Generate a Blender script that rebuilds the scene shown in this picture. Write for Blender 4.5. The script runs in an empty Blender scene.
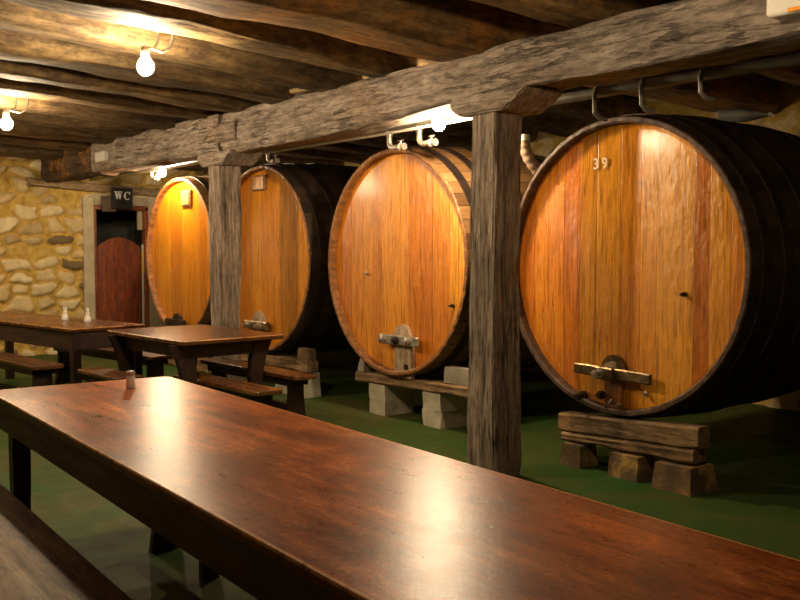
import bpy, bmesh, math, random
import numpy as np
from mathutils import Vector, Matrix, noise

random.seed(7)
PI = math.pi
SC = bpy.context.scene
COL = SC.collection

# ------------------------------------------------------------------ camera
cam = bpy.data.cameras.new('camera')
cam.lens = 42.75
cam.sensor_width = 36
cam.clip_start = 0.05
cam_o = bpy.data.objects.new('camera', cam)
cam_o.location = (0, 0, 1.45)
cam_o.rotation_euler = (math.radians(90 - 3.133), 0, math.radians(52.762))
COL.objects.link(cam_o)
SC.camera = cam_o

# ------------------------------------------------------------------ world, light, exposure
w = bpy.data.worlds.new('world')
SC.world = w
w.use_nodes = True
w.node_tree.nodes['Background'].inputs[0].default_value = (0.02, 0.018, 0.015, 1)
w.node_tree.nodes['Background'].inputs[1].default_value = 0.3
SC.view_settings.view_transform = 'Standard'
SC.view_settings.look = 'None'
SC.view_settings.gamma = 1
SC.view_settings.use_curve_mapping = False
SC.view_settings.exposure = 0.6
BULB = 760.0          # emission strength of a pear bulb
BULB_COL = (1.0, 0.765, 0.475, 1)
SC.cycles.max_bounces = 8
SC.cycles.sample_clamp_indirect = 6.0


# ------------------------------------------------------------------ helpers
def setp(o, label=None, cat=None, group=None, kind=None):
    if label: o['label'] = label
    if cat: o['category'] = cat
    if group: o['group'] = group
    if kind: o['kind'] = kind
    return o


def thing(name, loc, label, cat, group=None, rz=0, kind=None):
    o = bpy.data.objects.new(name, None)
    o.empty_display_size = 0.1
    o.location = loc
    o.rotation_euler = (0, 0, rz)
    COL.objects.link(o)
    return setp(o, label, cat, group, kind)


class MB:
    """collects shapes and links them as one mesh object"""
    def __init__(self):
        self.bm = bmesh.new()

    def box(self, c, s, rot=None, bevel=0.0, seg=1):
        r = bmesh.ops.create_cube(self.bm, size=1)
        vs = r['verts']
        bmesh.ops.scale(self.bm, vec=Vector(s), verts=vs)
        if bevel:
            es = list({e for v in vs for e in v.link_edges})
            rb = bmesh.ops.bevel(self.bm, geom=es, offset=bevel, segments=seg, affect='EDGES', profile=0.5)
            vs = list({v for f in rb['faces'] for v in f.verts} | {v for v in vs if v.is_valid})
        M = Matrix.Translation(Vector(c))
        if rot is not None:
            M = M @ (rot if isinstance(rot, Matrix) else Matrix.Rotation(rot, 4, 'Z'))
        bmesh.ops.transform(self.bm, matrix=M, verts=vs)
        return vs

    def rings(self, rings, cap=True, closed=True):
        rv = [[self.bm.verts.new(p) for p in r] for r in rings]
        n = len(rings[0])
        for a, b in zip(rv[:-1], rv[1:]):
            for i in range(n if closed else n - 1):
                j = (i + 1) % n
                self.bm.faces.new((a[i], a[j], b[j], b[i]))
        if cap:
            self.bm.faces.new(rv[0][::-1])
            self.bm.faces.new(rv[-1])
        return rv

    def tube(self, pts, r, n=10, cap=True):
        pts = [Vector(p) for p in pts]
        R = r if isinstance(r, (list, tuple)) else [r] * len(pts)
        rings = []
        up = None
        for i, p in enumerate(pts):
            t = (pts[min(i + 1, len(pts) - 1)] - pts[max(i - 1, 0)]).normalized()
            if up is None:
                up = Vector((0, 0, 1)) if abs(t.z) < 0.9 else Vector((1, 0, 0))
            a = t.cross(up).normalized()
            b = a.cross(t).normalized()
            up = b
            rings.append([p + a * R[i] * math.cos(2 * PI * k / n) + b * R[i] * math.sin(2 * PI * k / n) for k in range(n)])
        self.rings(rings, cap)
        return self

    def lathe(self, prof, n=24, c=(0, 0, 0), axis='Z'):
        rings = []
        for r, z in prof:
            r = max(r, 1e-4)
            ring = []
            for k in range(n):
                a = 2 * PI * k / n
                if axis == 'Z':
                    p = (r * math.cos(a), r * math.sin(a), z)
                elif axis == 'Y':
                    p = (r * math.cos(a), z, r * math.sin(a))
                else:
                    p = (z, r * math.cos(a), r * math.sin(a))
                ring.append(Vector(p) + Vector(c))
            rings.append(ring)
        self.rings(rings, True)
        return self

    def prism(self, poly, d, plane='XZ', c=(0, 0, 0), rot=0.0):
        """polygon (u,v) extruded by d, centred"""
        def m(u, v, t):
            if plane == 'XZ': p = Vector((u, t, v))
            elif plane == 'YZ': p = Vector((t, u, v))
            else: p = Vector((u, v, t))
            return Matrix.Rotation(rot, 3, 'Z') @ p + Vector(c)
        self.rings([[m(u, v, -d / 2) for u, v in poly], [m(u, v, d / 2) for u, v in poly]])
        return self


def _build(self, name, mat, parent=None, smooth=False, loc=None):
    bmesh.ops.recalc_face_normals(self.bm, faces=self.bm.faces)
    me = bpy.data.meshes.new(name)
    self.bm.to_mesh(me)
    self.bm.free()
    if smooth:
        for p in me.polygons: p.use_smooth = True
        me.set_sharp_from_angle(angle=math.radians(38))
    me.materials.append(mat)
    o = bpy.data.objects.new(name, me)
    COL.objects.link(o)
    if parent: o.parent = parent
    if loc: o.location = loc
    return o
MB.build = _build


def copy_tree(o, parent=None):
    c = o.copy()
    COL.objects.link(c)
    c.parent = parent
    for ch in list(o.children):
        copy_tree(ch, c)
    return c


def log_mb(mb, p0, p1, wd, ht, seed=0, rough=0.03, square=3.0, nseg=40, nr=26, taper=1.0, sag=0.0, prof=None):
    """hewn log or beam between two points: superellipse section with noise.
    prof(t) -> (dz_bottom, dz_top) shifts for uneven hewing"""
    p0, p1 = Vector(p0), Vector(p1)
    d = (p1 - p0)
    L = d.length
    t = d.normalized()
    side = t.cross(Vector((0, 0, 1))).normalized()
    up = side.cross(t).normalized()
    rings = []
    for i in range(nseg + 1):
        s = i / nseg
        c = p0 + d * s
        k = 1 + (taper - 1) * s
        c = c + up * (-sag * math.sin(PI * s))
        ring = []
        off = noise.noise(Vector((s * L * 0.5, seed * 9.1, 3.3))) * rough * 1.3
        offv = noise.noise(Vector((s * L * 0.6, seed * 5.7, 8.8))) * rough * 1.0
        db, dt = prof(s) if prof else (0, 0)
        for j in range(nr):
            a = 2 * PI * j / nr
            ca, sa = math.cos(a), math.sin(a)
            e = 2.0 / square
            x = math.copysign(abs(ca) ** e, ca) * wd / 2 * k
            y = math.copysign(abs(sa) ** e, sa) * ht / 2 * k
            n1 = noise.noise(Vector((ca * 1.2 + seed * 13.7, sa * 1.2, s * L * 1.3)))
            n2 = noise.noise(Vector((ca * 3.5 + seed * 3.1, sa * 3.5, s * L * 4.0)))
            n3 = noise.noise(Vector((ca * 9 + seed * 3.1, sa * 9, s * L * 9.0)))
            f = 1 + (n1 * 1.0 + n2 * 0.4 + n3 * 0.12) * rough / (0.5 * min(wd, ht))
            y2 = y * f + offv
            y2 += dt if sa > 0 else db
            ring.append(c + side * (x * f + off) + up * y2)
        rings.append(ring)
    mb.rings(rings)
    return mb


# ------------------------------------------------------------------ material helpers
class NT:
    def __init__(self, name):
        self.m = bpy.data.materials.new(name)
        self.m.use_nodes = True
        self.t = self.m.node_tree
        self.b = self.t.nodes['Principled BSDF']
        self.tc = self.t.nodes.new('ShaderNodeTexCoord')

    def n(self, typ, **kw):
        nd = self.t.nodes.new('ShaderNode' + typ)
        for k, v in kw.items():
            if k in ('operation', 'blend_type', 'data_type', 'feature', 'noise_dimensions', 'clamp', 'distance', 'voronoi_dimensions', 'attribute_name', 'interpolation_type', 'use_clamp', 'musgrave_type'):
                setattr(nd, k, v)
            else:
                nd.inputs[k].default_value = v
        return nd

    def l(self, a, b):
        self.t.links.new(a, b)

    def mapping(self, scale=(1, 1, 1), src=None, rand=True, rot=(0, 0, 0)):
        mp = self.n('Mapping')
        mp.inputs['Scale'].default_value = scale
        mp.inputs['Rotation'].default_value = rot
        self.l(src or self.tc.outputs['Object'], mp.inputs['Vector'])
        if rand:
            oi = self.n('ObjectInfo')
            mu = self.n('Math', operation='MULTIPLY')
            mu.inputs[1].default_value = 37.0
            self.l(oi.outputs['Random'], mu.inputs[0])
            cm = self.n('CombineXYZ')
            for i in range(3): self.l(mu.outputs[0], cm.inputs[i])
            self.l(cm.outputs[0], mp.inputs['Location'])
        return mp.outputs[0]

    def noise(self, vec, scale=5, detail=6, rough=0.6, dist=0.0):
        nd = self.n('TexNoise')
        nd.inputs['Scale'].default_value = scale
        nd.inputs['Detail'].default_value = detail
        nd.inputs['Roughness'].default_value = rough
        nd.inputs['Distortion'].default_value = dist
        self.l(vec, nd.inputs['Vector'])
        return nd.outputs['Fac']

    def ramp(self, fac, stops, interp='LINEAR'):
        r = self.n('ValToRGB')
        cr = r.color_ramp
        cr.interpolation = interp
        while len(cr.elements) < len(stops): cr.elements.new(0.5)
        for e, (p, c) in zip(cr.elements, stops):
            e.position = p
            e.color = (c[0], c[1], c[2], 1) if isinstance(c, (tuple, list)) else (c, c, c, 1)
        self.l(fac, r.inputs[0])
        return r.outputs[0]

    def mix(self, fac, a, b, mode='MIX'):
        m = self.n('Mix', data_type='RGBA', blend_type=mode)
        for sock, v in ((m.inputs[0], fac), (m.inputs[6], a), (m.inputs[7], b)):
            if isinstance(v, bpy.types.NodeSocket): self.l(v, sock)
            elif isinstance(v, (int, float)):
                if sock == m.inputs[0]: sock.default_value = v
                else: sock.default_value = (v, v, v, 1)
            else: sock.default_value = (v[0], v[1], v[2], 1)
        return m.outputs[2]

    def math(self, op, a, b=None, clamp=False):
        m = self.n('Math', operation=op)
        m.use_clamp = clamp
        for i, v in enumerate((a, b)):
            if v is None: continue
            if isinstance(v, bpy.types.NodeSocket): self.l(v, m.inputs[i])
            else: m.inputs[i].default_value = v
        return m.outputs[0]

    def bump(self, h, strength=0.5, dist=0.01, normal=None):
        b = self.n('Bump')
        b.inputs['Strength'].default_value = strength
        b.inputs['Distance'].default_value = dist
        self.l(h, b.inputs['Height'])
        if normal: self.l(normal, b.inputs['Normal'])
        return b.outputs[0]

    def out(self, color=None, rough=None, normal=None, metal=None, coat=None, spec=None, coat_rough=None):
        for v, k in ((color, 'Base Color'), (rough, 'Roughness'), (normal, 'Normal'), (metal, 'Metallic'),
                     (coat, 'Coat Weight'), (spec, 'Specular IOR Level'), (coat_rough, 'Coat Roughness')):
            if v is None: continue
            s = self.b.inputs[k]
            if isinstance(v, bpy.types.NodeSocket): self.l(v, s)
            elif isinstance(v, (tuple, list)): s.default_value = (v[0], v[1], v[2], 1)
            else: s.default_value = v
        return self.m


def wood(name, dark, mid, light, grain=(1, 12, 12), scale=3.0, rough=(0.5, 0.8), bump=0.5, bdist=0.01, coat=0.0, patch=None, patch_amt=0.6, rand=True, spec=0.5, cracks=0.0):
    """grain: mapping scale, small along the grain"""
    t = NT(name)
    v = t.mapping(grain, rand=rand)
    n1 = t.noise(v, scale, 8, 0.65, 0.3)
    n2 = t.noise(t.mapping((1, 1, 1), rand=rand), 1.6, 4, 0.6)
    col = t.ramp(n1, [(0.3, dark), (0.5, mid), (0.72, light)])
    col = t.mix(t.math('MULTIPLY', t.ramp(n2, [(0.35, 0), (0.7, 1)]), 0.5), col, dark)
    if patch:
        n3 = t.noise(t.mapping((1, 1, 1), rand=rand), 1.3, 6, 0.7)
        k = t.ramp(n3, [(0.50, 0), (0.60, 1)])
        col = t.mix(t.math('MULTIPLY', k, patch_amt), col, patch)
    nf = t.noise(t.mapping(tuple(max(1.0, g * 0.45) for g in grain), rand=rand), 9.0, 8, 0.75)
    col = t.mix(0.6, col, t.ramp(nf, [(0.40, (0.30, 0.28, 0.26)), (0.50, (0.95, 0.95, 0.95)), (0.60, (1.35, 1.33, 1.28))]), 'MULTIPLY')
    r = t.ramp(n1, [(0.3, rough[1]), (0.7, rough[0])])
    nb = t.noise(v, scale * 2.2, 8, 0.7)
    nrm = t.bump(nb, bump, bdist)
    if cracks:
        gc = tuple(g * 0.55 if g > 3 else g * 0.35 for g in grain)
        nc = t.noise(t.mapping(gc, rand=rand), 2.2, 5, 0.6, 0.3)
        ck = t.ramp(t.math('ABSOLUTE', t.math('SUBTRACT', nc, 0.5)), [(0.004, 1), (0.018, 0)])
        cm_ = t.ramp(t.noise(t.mapping((1, 1, 1), rand=rand), 3.0, 3, 0.5), [(0.45, 0.15), (0.6, 1)])
        ck = t.math('MULTIPLY', ck, cm_)
        col = t.mix(t.math('MULTIPLY', ck, cracks), col, tuple(c * 0.25 for c in dark))
        nrm = t.bump(t.math('MULTIPLY', ck, -1.0), 0.9, 0.02, nrm)
    return t.out(color=col, rough=r, normal=nrm, coat=coat, coat_rough=0.2, spec=spec)


def plain(name, col, rough=0.5, metal=0.0, var=0.25, scale=12, bump=0.15, coat=0.0):
    t = NT(name)
    n = t.noise(t.mapping(), scale, 5, 0.6)
    dk = tuple(c * (1 - var) for c in col)
    lt = tuple(min(1, c * (1 + var)) for c in col)
    return t.out(color=t.ramp(n, [(0.3, dk), (0.7, lt)]), rough=rough, metal=metal,
                 normal=t.bump(n, bump, 0.004), coat=coat)


# --- the glossy staved barrel heads
def head_material(name, stops, red=(0.30, 0.055, 0.010), redamt=0.5, offset=0.0):
    t = NT(name)
    sep = t.n('SeparateXYZ')
    t.l(t.tc.outputs['Object'], sep.inputs[0])
    oi = t.n('ObjectInfo')
    ro = t.math('MULTIPLY', oi.outputs['Random'], 31.0)
    x = t.math('ADD', sep.outputs[0], 3.0 + offset)
    # uneven board widths: warp x by a slow 1d noise
    nx = t.n('TexNoise', noise_dimensions='1D')
    nx.inputs['Scale'].default_value = 2.2
    nx.inputs['Detail'].default_value = 1
    t.l(t.math('ADD', x, ro), nx.inputs['W'])
    xw = t.math('ADD', x, t.math('MULTIPLY', nx.outputs['Fac'], 0.28))
    q = t.math('DIVIDE', xw, 0.165)
    idx = t.math('FLOOR', q)
    fr = t.math('FRACT', q)
    wn = t.n('TexWhiteNoise', noise_dimensions='1D')
    t.l(t.math('ADD', idx, ro), wn.inputs['W'])
    base = t.ramp(wn.outputs['Value'], stops)
    # grain, shifted from board to board
    cm = t.n('CombineXYZ')
    t.l(t.math('MULTIPLY', sep.outputs[0], 26.0), cm.inputs[0])
    t.l(t.math('ADD', t.math('MULTIPLY', idx, 7.3), ro), cm.inputs[1])
    t.l(t.math('MULTIPLY', sep.outputs[2], 1.6), cm.inputs[2])
    g1 = t.noise(cm.outputs[0], 2.0, 8, 0.62, 0.8)
    col = t.mix(0.7, base, t.ramp(g1, [(0.34, (0.22, 0.16, 0.12)), (0.50, (0.85, 0.82, 0.80)), (0.66, (1.1, 1.1, 1.1))]), 'MULTIPLY')
    # broad blotches of old varnish
    v = t.mapping((1.0, 1.0, 0.8))
    n2 = t.noise(v, 1.6, 5, 0.6, 0.4)
    # height: the foot of each head is stained redder by the cider
    low = t.ramp(t.math('ADD', t.math('MULTIPLY', sep.outputs[2], 0.5), 0.5), [(0.0, 1), (0.75, 0)])
    k = t.math('MULTIPLY', t.ramp(n2, [(0.35, 0.0), (0.7, 1.0)]), t.math('ADD', t.math('MULTIPLY', low, 0.7), 0.3))
    col = t.mix(t.math('MULTIPLY', k, redamt), col, red)
    # knots and dark flecks
    vo = t.n('TexVoronoi', feature='F1')
    mp = t.mapping((1.0, 1.0, 0.55))
    t.l(mp, vo.inputs['Vector'])
    vo.inputs['Scale'].default_value = 5.0
    kn = t.ramp(vo.outputs['Distance'], [(0.03, 1), (0.10, 0)])
    wn2 = t.noise(mp, 3.0, 2, 0.5)
    kn = t.math('MULTIPLY', kn, t.ramp(wn2, [(0.5, 0), (0.6, 0.75)]))
    col = t.mix(kn, col, (0.11, 0.028, 0.008))
    # narrow seams
    d = t.math('ABSOLUTE', t.math('SUBTRACT', fr, 0.5))
    seam = t.ramp(d, [(0.478, 0), (0.494, 1)])
    wv = t.noise(t.mapping((0.6, 0.6, 0.6)), 5.0, 3, 0.5)
    col = t.mix(t.math('MULTIPLY', seam, t.ramp(wv, [(0.35, 0.15), (0.65, 0.8)])), col, (0.07, 0.018, 0.006))
    # ripples in the varnish stretch the reflections
    cr = t.n('CombineXYZ')
    t.l(t.math('MULTIPLY', sep.outputs[0], 9.0), cr.inputs[0])
    t.l(t.math('MULTIPLY', idx, 3.1), cr.inputs[1])
    t.l(t.math('MULTIPLY', sep.outputs[2], 3.0), cr.inputs[2])
    rp = t.noise(cr.outputs[0], 1.2, 4, 0.55)
    # every board is very slightly cupped and stands at its own angle
    tilt = t.math('MULTIPLY', t.math('SUBTRACT', wn.outputs['Value'], 0.5), fr)
    h = t.math('ADD', t.math('MULTIPLY', rp, 0.5), t.math('MULTIPLY', tilt, 1.3))
    h = t.math('ADD', h, t.math('MULTIPLY', seam, -0.25))
    cz = t.n('CombineXYZ')
    t.l(t.math('MULTIPLY', sep.outputs[0], 14.0), cz.inputs[0])
    t.l(t.math('MULTIPLY', idx, 5.7), cz.inputs[1])
    t.l(t.math('MULTIPLY', sep.outputs[2], 11.0), cz.inputs[2])
    rz_ = t.noise(cz.outputs[0], 1.0, 3, 0.5)
    nm = t.bump(h, 0.42, 0.018)
    nm = t.bump(rz_, 0.5, 0.010, nm)
    nm = t.bump(g1, 0.10, 0.004, nm)
    rg = t.ramp(n2, [(0.3, 0.26), (0.7, 0.34)])
    t.b.inputs['Anisotropic'].default_value = 0.85
    tg = t.n('CombineXYZ')
    tg.inputs[2].default_value = 1.0
    t.l(tg.outputs[0], t.b.inputs['Tangent'])
    return t.out(color=col, rough=rg, normal=nm, coat=0.22, coat_rough=0.17, spec=0.42)


# --- table tops
def top_material(name, L, W, dark, mid, light, wear=1.0, rough=(0.23, 0.37)):
    t = NT(name)
    sep = t.n('SeparateXYZ')
    t.l(t.tc.outputs['Object'], sep.inputs[0])
    v = t.mapping((0.5, 3.5, 3.5), rand=False)
    n1 = t.noise(v, 2.2, 9, 0.68, 0.6)
    n2 = t.noise(t.mapping((1, 1, 1), rand=False), 1.7, 6, 0.65, 0.5)
    n3 = t.noise(t.mapping((1, 1.6, 1), rand=False), 14, 7, 0.7)
    col = t.ramp(n1, [(0.32, dark), (0.52, mid), (0.70, light)])
    col = t.mix(t.ramp(n2, [(0.38, 0.7), (0.56, 0.0)]), col, dark)
    n5 = t.noise(t.mapping((0.7, 1.6, 1), rand=False), 5.5, 9, 0.75, 0.8)
    col = t.mix(0.75, col, t.ramp(n5, [(0.34, (0.32, 0.25, 0.22)), (0.50, (0.9, 0.88, 0.86)), (0.66, (1.35, 1.3, 1.25))]), 'MULTIPLY')
    col = t.mix(t.math('MULTIPLY', t.ramp(n3, [(0.55, 0), (0.75, 1)]), 0.35), col, light)
    n6 = t.noise(t.mapping((1, 1.4, 1), rand=False), 48, 5, 0.75)
    col = t.mix(0.7, col, t.ramp(n6, [(0.36, (0.45, 0.42, 0.40)), (0.50, (1, 1, 1)), (0.64, (1.5, 1.45, 1.4))]), 'MULTIPLY')
    # bare wood along the edges and a line of chips inside the far edge
    ay = t.math('ABSOLUTE', sep.outputs[1])
    ax = t.math('ABSOLUTE', sep.outputs[0])
    e1 = t.ramp(t.math('SUBTRACT', ay, W / 2 - 0.014), [(0.0, 0), (0.008, 1)])
    e2 = t.ramp(t.math('SUBTRACT', ax, L / 2 - 0.014), [(0.0, 0), (0.008, 1)])
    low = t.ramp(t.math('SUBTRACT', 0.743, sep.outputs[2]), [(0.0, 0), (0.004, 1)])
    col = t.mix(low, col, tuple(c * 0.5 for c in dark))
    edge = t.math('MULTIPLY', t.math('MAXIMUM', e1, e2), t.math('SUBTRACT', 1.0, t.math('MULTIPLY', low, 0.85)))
    nw = t.noise(t.mapping((2.2, 1, 1), rand=False), 5, 8, 0.75)
    k = t.math('MULTIPLY', edge, t.ramp(nw, [(0.36, 0), (0.50, 1)]))
    col = t.mix(t.math('MULTIPLY', k, 0.95 * wear), col, (0.78, 0.38, 0.12))
    band = t.ramp(t.math('ABSOLUTE', t.math('SUBTRACT', sep.outputs[1], W / 2 - 0.075)), [(0.006, 1), (0.012, 0)])
    nc = t.noise(t.mapping((3.2, 14, 1), rand=False), 2.6, 6, 0.7)
    kc = t.math('MULTIPLY', band, t.ramp(nc, [(0.56, 0), (0.60, 1)]))
    col = t.mix(t.math('MULTIPLY', kc, 0.8 * wear), col, (0.55, 0.24, 0.06))
    # long scratches
    sc = t.noise(t.mapping((0.22, 42, 1), rand=False, rot=(0, 0, 0.015)), 2.0, 2, 0.5)
    ks = t.ramp(sc, [(0.70, 0), (0.73, 1)])
    col = t.mix(t.math('MULTIPLY', ks, 0.30 * wear), col, (0.36, 0.15, 0.05))
    r = t.ramp(t.math('ADD', t.math('MULTIPLY', n1, 0.35), t.math('MULTIPLY', n3, 0.65)), [(0.25, rough[0]), (0.75, rough[1])])
    nm = t.bump(n1, 0.10, 0.006)
    n4 = t.noise(t.mapping((1, 1, 1), rand=False), 75, 4, 0.7)
    nm = t.bump(n3, 0.30, 0.003, nm)
    nm = t.bump(n4, 0.35, 0.0012, nm)
    return t.out(color=col, rough=r, normal=nm, coat=0.0, spec=0.17)


# --- staved side of the barrels (object axis = Y)
def stave_material(name, cols, rough=0.6):
    t = NT(name)
    sep = t.n('SeparateXYZ')
    t.l(t.tc.outputs['Object'], sep.inputs[0])
    an = t.math('ARCTAN2', sep.outputs[2], sep.outputs[0])
    q = t.math('MULTIPLY', an, 52 / (2 * PI))
    idx = t.math('FLOOR', q)
    wn = t.n('TexWhiteNoise', noise_dimensions='1D')
    t.l(idx, wn.inputs['W'])
    base = t.ramp(wn.outputs['Value'], [(0, cols[0]), (0.5, cols[1]), (1, cols[2])])
    cm = t.n('CombineXYZ')
    t.l(t.math('MULTIPLY', an, 24.0), cm.inputs[0])
    t.l(t.math('MULTIPLY', sep.outputs[1], 2.0), cm.inputs[1])
    g = t.noise(cm.outputs[0], 2.0, 7, 0.65, 0.3)
    col = t.mix(0.7, base, t.ramp(g, [(0.3, (0.35, 0.3, 0.28)), (0.7, (1, 1, 1))]), 'MULTIPLY')
    fr = t.math('ABSOLUTE', t.math('SUBTRACT', t.math('FRACT', q), 0.5))
    seam = t.ramp(fr, [(0.45, 0), (0.485, 1)])
    col = t.mix(t.math('MULTIPLY', seam, 0.85), col, (0.02, 0.012, 0.008))
    nm = t.bump(t.math('SUBTRACT', g, t.math('MULTIPLY', seam, 1.5)), 0.4, 0.006)
    return t.out(color=col, rough=rough, normal=nm)


M = {}
M['beam'] = wood('hewn_beam', (0.15, 0.115, 0.092), (0.34, 0.275, 0.225), (0.52, 0.44, 0.37), (1.2, 9, 9), 2.2, (0.75, 0.9), 0.9, 0.012,
                 patch=(0.30, 0.18, 0.10), patch_amt=0.35, spec=0.25, cracks=0.35)
M['beam_end'] = wood('scarred_beam_end', (0.03, 0.018, 0.012), (0.09, 0.055, 0.032), (0.2, 0.12, 0.06), (1.2, 9, 9), 2.2, (0.75, 0.9), 0.9, 0.012,
                     patch=(0.45, 0.17, 0.035), patch_amt=0.9, spec=0.25)
M['post'] = wood('old_oak_post', (0.12, 0.088, 0.066), (0.36, 0.275, 0.21), (0.58, 0.47, 0.375), (11, 11, 0.9), 2.4, (0.7, 0.9), 1.0, 0.016, spec=0.3, cracks=0.75)
M['joist'] = wood('ceiling_log', (0.07, 0.038, 0.016), (0.26, 0.145, 0.055), (0.46, 0.29, 0.125), (7, 1.0, 7), 2.0, (0.6, 0.85), 1.0, 0.014,
                  patch=(0.50, 0.20, 0.035), patch_amt=0.55, spec=0.35)
M['joist_orange_lit'] = M['joist']  # orange flecks are the log's own; bulb light is raised into its colour
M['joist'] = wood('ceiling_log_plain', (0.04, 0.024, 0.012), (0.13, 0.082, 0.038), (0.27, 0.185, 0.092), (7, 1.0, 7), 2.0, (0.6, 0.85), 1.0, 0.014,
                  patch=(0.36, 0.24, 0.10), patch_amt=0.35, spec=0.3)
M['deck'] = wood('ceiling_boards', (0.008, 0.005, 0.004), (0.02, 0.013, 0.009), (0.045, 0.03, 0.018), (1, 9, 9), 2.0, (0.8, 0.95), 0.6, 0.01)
M['dark_wood'] = wood('dark_bench_wood', (0.010, 0.004, 0.003), (0.028, 0.012, 0.007), (0.06, 0.026, 0.012), (1, 9, 9), 2.6, (0.35, 0.55), 0.3, 0.004)
M['apron_wood'] = wood('dark_apron_wood', (0.022, 0.008, 0.005), (0.045, 0.018, 0.010), (0.085, 0.036, 0.018), (1, 9, 9), 2.6, (0.42, 0.6), 0.3, 0.004)
M['bench_seat'] = wood('worn_bench_seat', (0.055, 0.020, 0.008), (0.15, 0.060, 0.02), (0.28, 0.13, 0.045), (0.8, 9, 9), 2.4, (0.26, 0.42), 0.3, 0.004)
M['head_a'] = head_material('varnished_head_near', [(0, (0.44, 0.11, 0.010)), (0.3, (0.66, 0.20, 0.014)), (0.55, (0.95, 0.41, 0.030)), (0.8, (0.80, 0.27, 0.018)), (1, (0.56, 0.15, 0.012))], redamt=0.55)
M['head_b'] = head_material('varnished_head_mid', [(0, (0.48, 0.13, 0.012)), (0.3, (0.66, 0.22, 0.016)), (0.6, (0.92, 0.40, 0.026)), (0.8, (0.76, 0.27, 0.016)), (1, (0.56, 0.17, 0.014))], redamt=0.4)
M['head_c'] = head_material('varnished_head_far', [(0, (0.52, 0.15, 0.006)), (0.35, (0.70, 0.25, 0.010)), (0.7, (0.80, 0.33, 0.014)), (1, (0.58, 0.18, 0.008))], red=(0.45, 0.12, 0.012), redamt=0.35)
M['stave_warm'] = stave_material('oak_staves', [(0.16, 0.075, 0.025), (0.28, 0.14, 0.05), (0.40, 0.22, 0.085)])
M['stave_shaded'] = stave_material('shaded_staves', [(0.028, 0.016, 0.010), (0.05, 0.03, 0.018), (0.08, 0.046, 0.027)])  # near-black colour carries the shade on unlit barrel sides
M['rim'] = wood('chime_rim', (0.05, 0.022, 0.010), (0.15, 0.066, 0.026), (0.28, 0.14, 0.06), (6, 2, 6), 3.0, (0.45, 0.7), 0.6, 0.006)
M['rim_warm'] = wood('chime_rim_warm', (0.14, 0.055, 0.016), (0.32, 0.13, 0.035), (0.48, 0.22, 0.07), (6, 2, 6), 3.0, (0.45, 0.7), 0.6, 0.006)
M['rim_dark'] = wood('chime_rim_dark', (0.045, 0.022, 0.012), (0.12, 0.062, 0.032), (0.22, 0.125, 0.07), (6, 2, 6), 3.0, (0.5, 0.7), 0.6, 0.006)
M['iron'] = plain('old_hoop_iron', (0.045, 0.028, 0.020), 0.55, 0.55, 0.5, 9, 0.5)
M['brass'] = plain('aged_fitting_metal', (0.22, 0.15, 0.07), 0.42, 0.75, 0.6, 18, 0.6)
M['galv'] = plain('galvanised_fitting', (0.42, 0.37, 0.30), 0.38, 0.6, 0.5, 22, 0.6)
M['bleached'] = wood('bleached_hatch_wood', (0.22, 0.13, 0.07), (0.45, 0.32, 0.20), (0.68, 0.55, 0.40), (9, 9, 1), 3.0, (0.6, 0.8), 0.6, 0.006)
M['hatchwood'] = wood('hatch_wood', (0.12, 0.035, 0.010), (0.30, 0.11, 0.025), (0.45, 0.19, 0.05), (9, 9, 1), 3.0, (0.4, 0.6), 0.5, 0.005)
M['plate'] = wood('pale_plate', (0.35, 0.15, 0.04), (0.62, 0.33, 0.10), (0.78, 0.50, 0.20), (9, 9, 1), 3.0, (0.4, 0.6), 0.5, 0.005)
M['timber'] = wood('stand_timber', (0.08, 0.045, 0.022), (0.26, 0.155, 0.075), (0.48, 0.32, 0.17), (1.0, 8, 8), 2.2, (0.7, 0.9), 0.9, 0.012, patch=(0.36, 0.20, 0.06), patch_amt=0.4)
M['concrete'] = plain('pale_block', (0.50, 0.45, 0.34), 0.85, 0, 0.3, 6, 0.6)
M['plaster'] = plain('door_plaster', (0.46, 0.38, 0.25), 0.8, 0, 0.18, 5, 0.4)
M['frame_red'] = wood('red_door_frame', (0.16, 0.035, 0.012), (0.30, 0.075, 0.022), (0.42, 0.12, 0.035), (9, 9, 1), 3.0, (0.35, 0.5), 0.2, 0.003)
M['door_red'] = wood('red_door_boards', (0.13, 0.026, 0.010), (0.24, 0.052, 0.016), (0.34, 0.085, 0.026), (7, 7, 0.8), 3.0, (0.4, 0.6), 0.3, 0.003)
M['pipe'] = plain('grey_pipe', (0.17, 0.155, 0.12), 0.45, 0.2, 0.3, 8, 0.2)
M['conduit'] = plain('pale_conduit', (0.62, 0.56, 0.45), 0.4, 0.0, 0.15, 8, 0.1)
M['white'] = plain('white_plastic', (0.72, 0.68, 0.60), 0.4, 0.0, 0.08, 8, 0.05)
M['cable'] = plain('dark_cable', (0.10, 0.085, 0.07), 0.45, 0, 0.2, 8, 0.1)
M['sign_black'] = plain('sign_board', (0.014, 0.011, 0.009), 0.5, 0, 0.3, 8, 0.1)
M['letter'] = plain('sign_letters', (0.92, 0.90, 0.84), 0.5, 0, 0.05, 8, 0.05)
M['chalk'] = plain('chalk_paint', (0.92, 0.86, 0.62), 0.7, 0, 0.1, 30, 0.1)
M['porcelain'] = plain('white_porcelain', (0.80, 0.76, 0.70), 0.2, 0, 0.05, 8, 0.02)
M['chrome'] = plain('steel_cap', (0.50, 0.47, 0.42), 0.3, 0.3, 0.1, 8, 0.05)
M['yellow'] = plain('yellow_strip', (0.70, 0.42, 0.03), 0.5, 0, 0.1, 8, 0.05)
M['orange'] = plain('orange_strip', (0.85, 0.33, 0.03), 0.5, 0, 0.1, 8, 0.05)

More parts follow.
